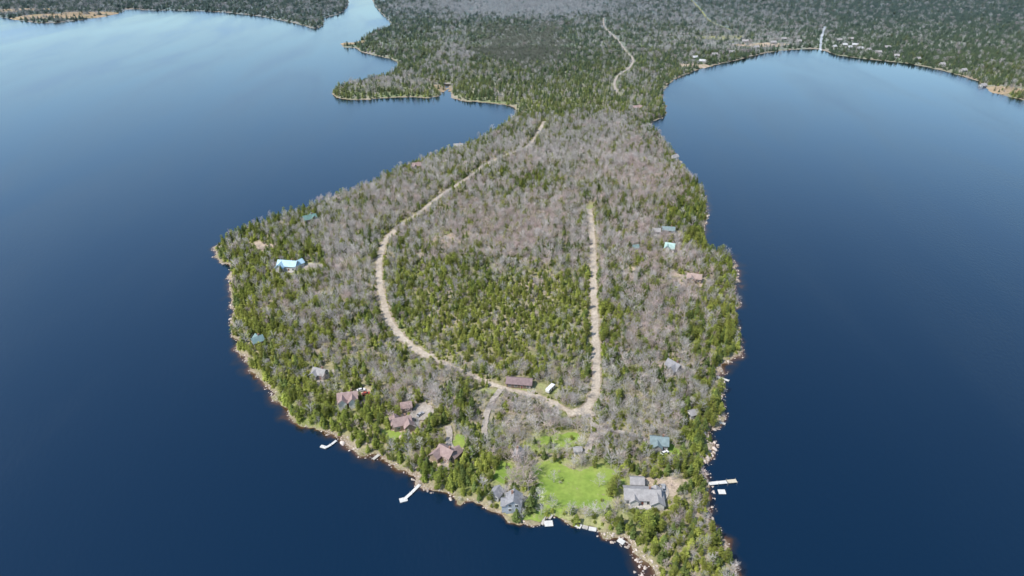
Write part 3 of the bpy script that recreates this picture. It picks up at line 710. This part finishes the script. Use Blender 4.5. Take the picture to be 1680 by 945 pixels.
# ------------------------------------------------------------ vehicles
def car(u,v,rot,paint,label):
    x,y=place(u,v); z=gh(x,y)+.1+LAY[0]*.3; e=empty('parked_car',x,y,z,math.radians(rot),label,'car','cars parked by the houses')
    HOUSE_CLR.append((x,y-.5,3.2))
    prof=[(-2.2,.35),(-2.25,.8),(-1.9,.98),(-1.0,1.02),(1.2,1.02),(2.1,.85),(2.2,.35)]
    cab=[(-1.7,.99),(-1.35,1.5),(.35,1.52),(1.05,1.02)]
    def ext(pr,w,w2=None):
        b=B(); n=len(pr); w2=w2 or w
        for s in(-1,1):
            for (X,Z) in pr: b.v.append((X,s*(w if Z<1.1 else w2),Z))
        for i in range(n):
            j=(i+1)%n; b.f.append((i,j,n+j,n+i)); b.m.append(0); b.t.append(1)
        b.f.append(tuple(range(n))[::-1]); b.f.append(tuple(range(n,2*n))); b.m+=[0,0]; b.t+=[1,1]; return b
    obj('body',ext(prof,.88).mesh('body',[paint]),parent=e)
    obj('window',ext(cab,.8,.66).mesh('window',[M['glass']]),parent=e)
    b=B(); b.box(-.5,0,1.535,1.6,1.28,.05); obj('roof',b.mesh('roof',[paint]),parent=e)
    for X in(-1.4,1.4):
        for s in(-.82,.82):
            b=B(); b.cyl((X,s-.1,.33),(X,s+.1,.33),.33,14); obj('wheel',b.mesh('wheel',[M['rubber']]),parent=e)
    for s in(-.6,.6):
        b=B(); b.box(2.17,s,.68,.1,.35,.16); obj('headlight',b.mesh('headlight',[M['trim']]),parent=e)
cred=wallm('red_car_paint',(.35,.07,.05),.3); cwh=wallm('white_car_paint',(.7,.7,.7),.3); csil=wallm('silver_car_paint',(.35,.36,.38),.3)
car(601,648,20,cred,'red car parked on the dirt yard'); car(593,642,15,cwh,'white car parked beside the red-brown roofed house')
car(690,682,50,csil,'silver car parked on the gravel driveway'); car(1090,745,30,cwh,'white car parked beside the teal-grey roofed house'); car(1088,803,80,csil,'silver car parked beside the grey lodge')
x,y=place(903,641); e=empty('camper_trailer',x,y,gh(x,y)+.25,math.radians(55),'white camper trailer parked beside the gravel road','trailer')
HOUSE_CLR.append((x,y-1,5))
b=B(); pr=[(-3.2,.6),(-3.3,2.2),(-3.0,2.6),(2.8,2.6),(3.3,2.1),(3.1,.6)]
for s in(-1.1,1.1):
    for X,Z in pr: b.v.append((X,s,Z))
for i in range(6): j=(i+1)%6; b.f.append((i,j,6+j,6+i)); b.m.append(0); b.t.append(1)
b.f+=[(5,4,3,2,1,0),(6,7,8,9,10,11)]; b.m+=[0,0]; b.t+=[1,1]
obj('body',b.mesh('body',[cwh]),parent=e)
for s in(-1.0,1.0):
    for X in(-.5,.5):
        b=B(); b.cyl((X,s-.12,.35),(X,s+.12,.35),.36,14); obj('wheel',b.mesh('wheel',[M['rubber']]),parent=e)
for X in(-2,1.8): o=obj('window',WM,parent=e); o.location=(X,-1.12,1.75); o.scale=(.8,1,.8)
o=obj('door',DM,parent=e); o.location=(0,-1.12,.65); o.scale=(.75,1,.78)
b=B(); b.box(3.7,0,.5,1.4,.12,.12); obj('hitch',b.mesh('hitch',[M['metal']]),parent=e)

# ------------------------------------------------------------ forest scatter
cx=[];cy=[]
def band(y0,y1,st,xr=None):
    ys=np.arange(y0,y1,st)
    for yy in ys:
        w=.80*(yy*cp+H*sp)+60
        xs=np.arange(-w,w,st); xs=xs+(st/2 if int((yy-y0)/st)%2 else 0)
        cx.append(xs+RNG.uniform(-.48,.48,len(xs))*st); cy.append(yy+RNG.uniform(-.48,.48,len(xs))*st)
band(115,820,2.6); band(820,1200,4.0); band(1200,1800,5.8); band(1800,2700,10)
X=np.concatenate(cx); Y=np.concatenate(cy)
sd=look(SDg,X,Y); ro=look(ROg,X,Y); k=sd>(1.1+.75*ro); k|=(sd>1.0)&(RNG.random(len(X))<.2); X,Y,sd=X[k],Y[k],sd[k]
k=~clearmask(X,Y); X,Y,sd=X[k],Y[k],sd[k]
spk=sparsekeep(X,Y); k=RNG.random(len(X))<spk*.9; X,Y,sd,spk=X[k],Y[k],sd[k],spk[k]
U,V=proj(X,Y,2)
def ga(c): return c[4]*np.exp(-((U-c[0])/c[2])**2-((V-c[1])/c[3])**2)
BARE=[(630,330,75,32,.35),(560,378,50,25,.2),(920,255,95,40,.5),(1050,235,50,40,.25),(1060,305,80,50,.45),(830,385,115,55,.55),(870,303,60,14,-.35),(820,530,150,60,-.55),(450,480,60,60,-.1),(1050,500,80,80,.38),(1120,430,60,50,.3),(1120,350,35,30,-.6),(1165,330,28,90,-.5),(1010,545,30,30,-.3),(560,470,50,80,.2),(900,690,130,50,.45),(1040,670,80,70,.3),(720,770,80,40,-.2),(1130,870,60,70,0),(930,790,110,50,.4),(700,630,60,25,.3),
(700,30,110,60,-.2),(830,14,170,16,1.2),(1180,50,200,40,.3),(1260,75,80,12,.3),(1560,50,250,90,-.4),(640,140,80,14,.4),(880,180,90,25,-.25),(1050,150,40,30,.3),(740,75,30,40,.4),(950,110,60,40,-.2)]
b=.40+.95*(fbm(X/24,Y/24,1)-.5)+.45*(fbm(X/8,Y/8,4)-.5)-.26*(V<190)
for c in BARE: b+=ga(c)
b-=.38*np.exp(-sd/12)
b=np.where(spk<.9,np.maximum(b,.55),b)
b=np.clip(b,.08,.86+.1*(V<60))
isb=RNG.random(len(X))<b
pink=.2+ .7*(fbm(X/40,Y/40,2)-.5)
for c in [(830,385,130,60,.5),(1080,330,90,80,.4),(1080,480,100,90,.4),(960,620,80,60,.1),(830,10,200,30,-.5)]: pink+=ga(c)
isp=RNG.random(len(X))<np.clip(pink,.02,.8)
yel=.55+1.1*(fbm(X/38+9,Y/38,3)-.5)
for c in [(820,540,160,60,.5),(420,520,90,110,.35),(600,720,200,60,.3),(1200,500,40,150,.25),(1500,60,300,70,-.7),(870,80,100,50,-.2),(300,10,400,30,-.3),(470,340,200,40,-.1)]: yel+=ga(c)  # far-right dip brings in darker spruces to stand in for cloud shadow
isy=RNG.random(len(X))<np.clip(yel,.04,.94)
r3=RNG.random(len(X))
idx=np.where(isb,np.where(isp,12+(r3*3).astype(int),8+(r3*4).astype(int)),np.where(isy,np.where(RNG.random(len(X))<.6,4+(r3*4).astype(int),15+(r3*3).astype(int)),(r3*4).astype(int)))
keep=RNG.random(len(X))<.95
sc=RNG.uniform(.42,1.0,len(X))*np.where(isb,.95,.9)*(.85+.4*fbm(X/20,Y/20,5))
sc*=np.where((np.abs(U-810)<150)&(np.abs(V-530)<85),.75,1)
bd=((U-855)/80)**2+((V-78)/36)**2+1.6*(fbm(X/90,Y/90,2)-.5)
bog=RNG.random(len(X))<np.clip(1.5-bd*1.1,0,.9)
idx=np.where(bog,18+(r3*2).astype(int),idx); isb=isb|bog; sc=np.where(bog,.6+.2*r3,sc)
for dy,cap in((3.5,.32),(7,.65)):
    f=clearmask(X,Y+dy,-.5)&(Y<820)&(RNG.random(len(X))<.66)
    sc=np.where(f,np.minimum(sc,cap*RNG.uniform(.8,1.2,len(X))),sc)
X,Y,sd,U,V,idx,sc,isb,bog=[a[keep] for a in (X,Y,sd,U,V,idx,sc,isb,bog)]
far=np.clip((Y-820)/600,0,1)
Z=look(HTg,X,Y)-.05
rot=RNG.uniform(0,6.283,len(X))
sxy=sc*RNG.uniform(.9,1.2,len(X))*(1+.8*far)*np.where(bog,1.6,1)
S=np.stack([sxy,sxy,sc],1)
ux=RNG.uniform(-230,190,40000); uy=RNG.uniform(130,830,40000)
s2=look(SDg,ux,uy); k=(s2>1.0)&~clearmask(ux,uy,-1.0); ux,uy=ux[k],uy[k]
k=RNG.random(len(ux))<sparsekeep(ux,uy)**.9; ux,uy=ux[k],uy[k]
ui=RNG.choice([8,10,12,13,15,16,17,5,6,7,4],len(ux)); us=RNG.uniform(.1,.32,len(ux))
usv=np.stack([us*1.7,us*1.7,us],1)
inv=(U>2)&(U<1678)&(V>5)&(V<955)
dist=np.sqrt(X**2+Y**2+H**2)
size=sc/dist
single=np.zeros(len(X),bool)
KN={'spruce':('spruce_tree','dark green spruce tree','spruces on the peninsula'),'pine':('pine_tree','yellow-green white pine tree','pines on the peninsula'),'fir':('fir_tree','bright green young fir tree','firs on the peninsula'),'birch':('birch_tree','leafless pale grey birch tree','bare birches on the peninsula'),'maple':('maple_tree','leafless reddish maple tree','bare maples on the peninsula')}
kinds=np.array([PROTO[i][0] for i in range(len(PROTO))])[idx]
lim={'spruce':250,'pine':290,'fir':150,'birch':290,'maple':150}
for kn in lim:
    c=np.where((kinds==kn)&inv)[0]; c=c[np.argsort(-size[c])][:lim[kn]]; single[c]=True
si=np.where(single)[0]
nearclear=clearmask(X[si],Y[si],3.0)
for j,i in enumerate(si):
    kn,tm,cm=PROTO[idx[i]]; nm,lb,gr=KN[kn]
    where='on the rocky lake shore' if sd[i]<7 else ('beside a gravel clearing' if nearclear[j] else 'in the mixed woods')
    e=bpy.data.objects.new(nm,None); COL.objects.link(e); e.location=(X[i],Y[i],Z[i]); e.rotation_euler=(0,0,rot[i]); e.scale=tuple(S[i])
    e['label']=lb+' '+where; e['category']='tree'; e['group']=gr; e.empty_display_size=.3
    a=bpy.data.objects.new('trunk',tm); COL.objects.link(a); a.parent=e
    a=bpy.data.objects.new('crown',cm); COL.objects.link(a); a.parent=e
for (u,v,kk,s_) in [(870,838,1,1.1),(846,800,12,1.25),(858,788,13,1.5),(866,806,13,1.2),(1062,872,5,1.2),(1010,864,6,.7),(838,795,13,1.0),(975,850,9,.9),(935,845,10,.8),(906,835,8,.8),(1008,800,6,.9),(1003,815,5,.95),(955,765,11,.9),(940,770,9,.8),(1016,868,6,.65),(878,776,12,1.0),(990,846,10,.9),(1000,858,5,.7),(845,764,13,1.1)]:
    x,y=place(u,v); kn,tm,cm=PROTO[kk]; nm,lb,gr=KN[kn]
    e=empty(nm,x,y,gh(x,y),1.0,lb+' standing alone by the lakeside lawn','tree'); e.scale=(s_*1.3,s_*1.3,s_)
    for n_,m_ in(('trunk',tm),('crown',cm)):
        a=bpy.data.objects.new(n_,m_); COL.objects.link(a); a.parent=e
r_=~single
con=r_&~isb; brd=r_&isb
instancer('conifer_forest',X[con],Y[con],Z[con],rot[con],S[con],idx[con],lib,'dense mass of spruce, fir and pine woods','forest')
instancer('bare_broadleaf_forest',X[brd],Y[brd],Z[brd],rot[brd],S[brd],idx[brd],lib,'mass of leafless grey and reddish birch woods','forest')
instancer('undergrowth',ux,uy,look(HTg,ux,uy),RNG.uniform(0,6,len(ux)),usv,ui,lib,'low saplings and brush on the forest floor','undergrowth')
rx=RNG.uniform(-230,200,420000); ry=RNG.uniform(110,820,420000); s3=look(SDg,rx,ry); ro=look(ROg,rx,ry)
k=(s3>-1.4*ro)&(s3<1.8*ro)&(RNG.random(len(rx))<(.2+.3*(fbm(rx/18,ry/18,6)>.5)+.15*(ro>1.3)))
rx,ry,s3,ro=rx[k],ry[k],s3[k],ro[k]
rs=np.exp(RNG.normal(-.75,.55,len(rx)))*(1+.2*(ro-1)); rs=np.clip(rs,.2,2.6)
rz=np.maximum(look(HTg,rx,ry),-.2)+rs*.02
ru,rv=proj(rx,ry,0); d=np.sqrt(rx**2+ry**2+H*H); q=np.where((ru>0)&(ru<1680)&(rv<945),rs/d,0)
top=np.argsort(-q)[:300]; ms=np.ones(len(rx),bool); ms[top]=False
for i in top:
    o=obj('boulder',ROCKS[i%4],label='pale granite boulder at the water edge' if s3[i]>0 else 'pale granite boulder standing in shallow water',cat='rock',group='granite boulders along the shore')
    o.location=(rx[i],ry[i],rz[i]); o.rotation_euler=(0,0,float(RNG.uniform(0,6))); o.scale=(rs[i],)*3
instancer('shore_stones',rx[ms],ry[ms],rz[ms],RNG.uniform(0,6,ms.sum()),np.repeat(rs[ms][:,None],3,1),(RNG.random(ms.sum())*4).astype(int),rlib,'band of pale granite stones along the shoreline','rocks')
print('TREES',len(X),'single',single.sum(),'rocks',len(rx),'grid',NX,NY)

# ------------------------------------------------------------ light
el=math.radians(54); az=math.radians(-120)
w=bpy.data.worlds.new("World"); scene.world=w; w.use_nodes=True; nt=w.node_tree
sky=nt.nodes.new('ShaderNodeTexSky'); sky.sky_type='NISHITA'; sky.sun_disc=False; sky.sun_elevation=el; sky.sun_rotation=az; sky.altitude=200; sky.air_density=1.6; sky.dust_density=.7; sky.ozone_density=4
nt.links.new(sky.outputs[0],nt.nodes['Background'].inputs[0]); nt.nodes['Background'].inputs[1].default_value=.15
sun=bpy.data.lights.new('sun','SUN'); sun.energy=5; sun.angle=math.radians(.5); sun.color=(1,.94,.86)
so=bpy.data.objects.new('sun',sun); COL.objects.link(so)
from mathutils import Vector
dv=Vector((math.sin(az)*math.cos(el),math.cos(az)*math.cos(el),math.sin(el)))
so.rotation_euler=dv.to_track_quat('Z','Y').to_euler(); so.location=(0,0,500)
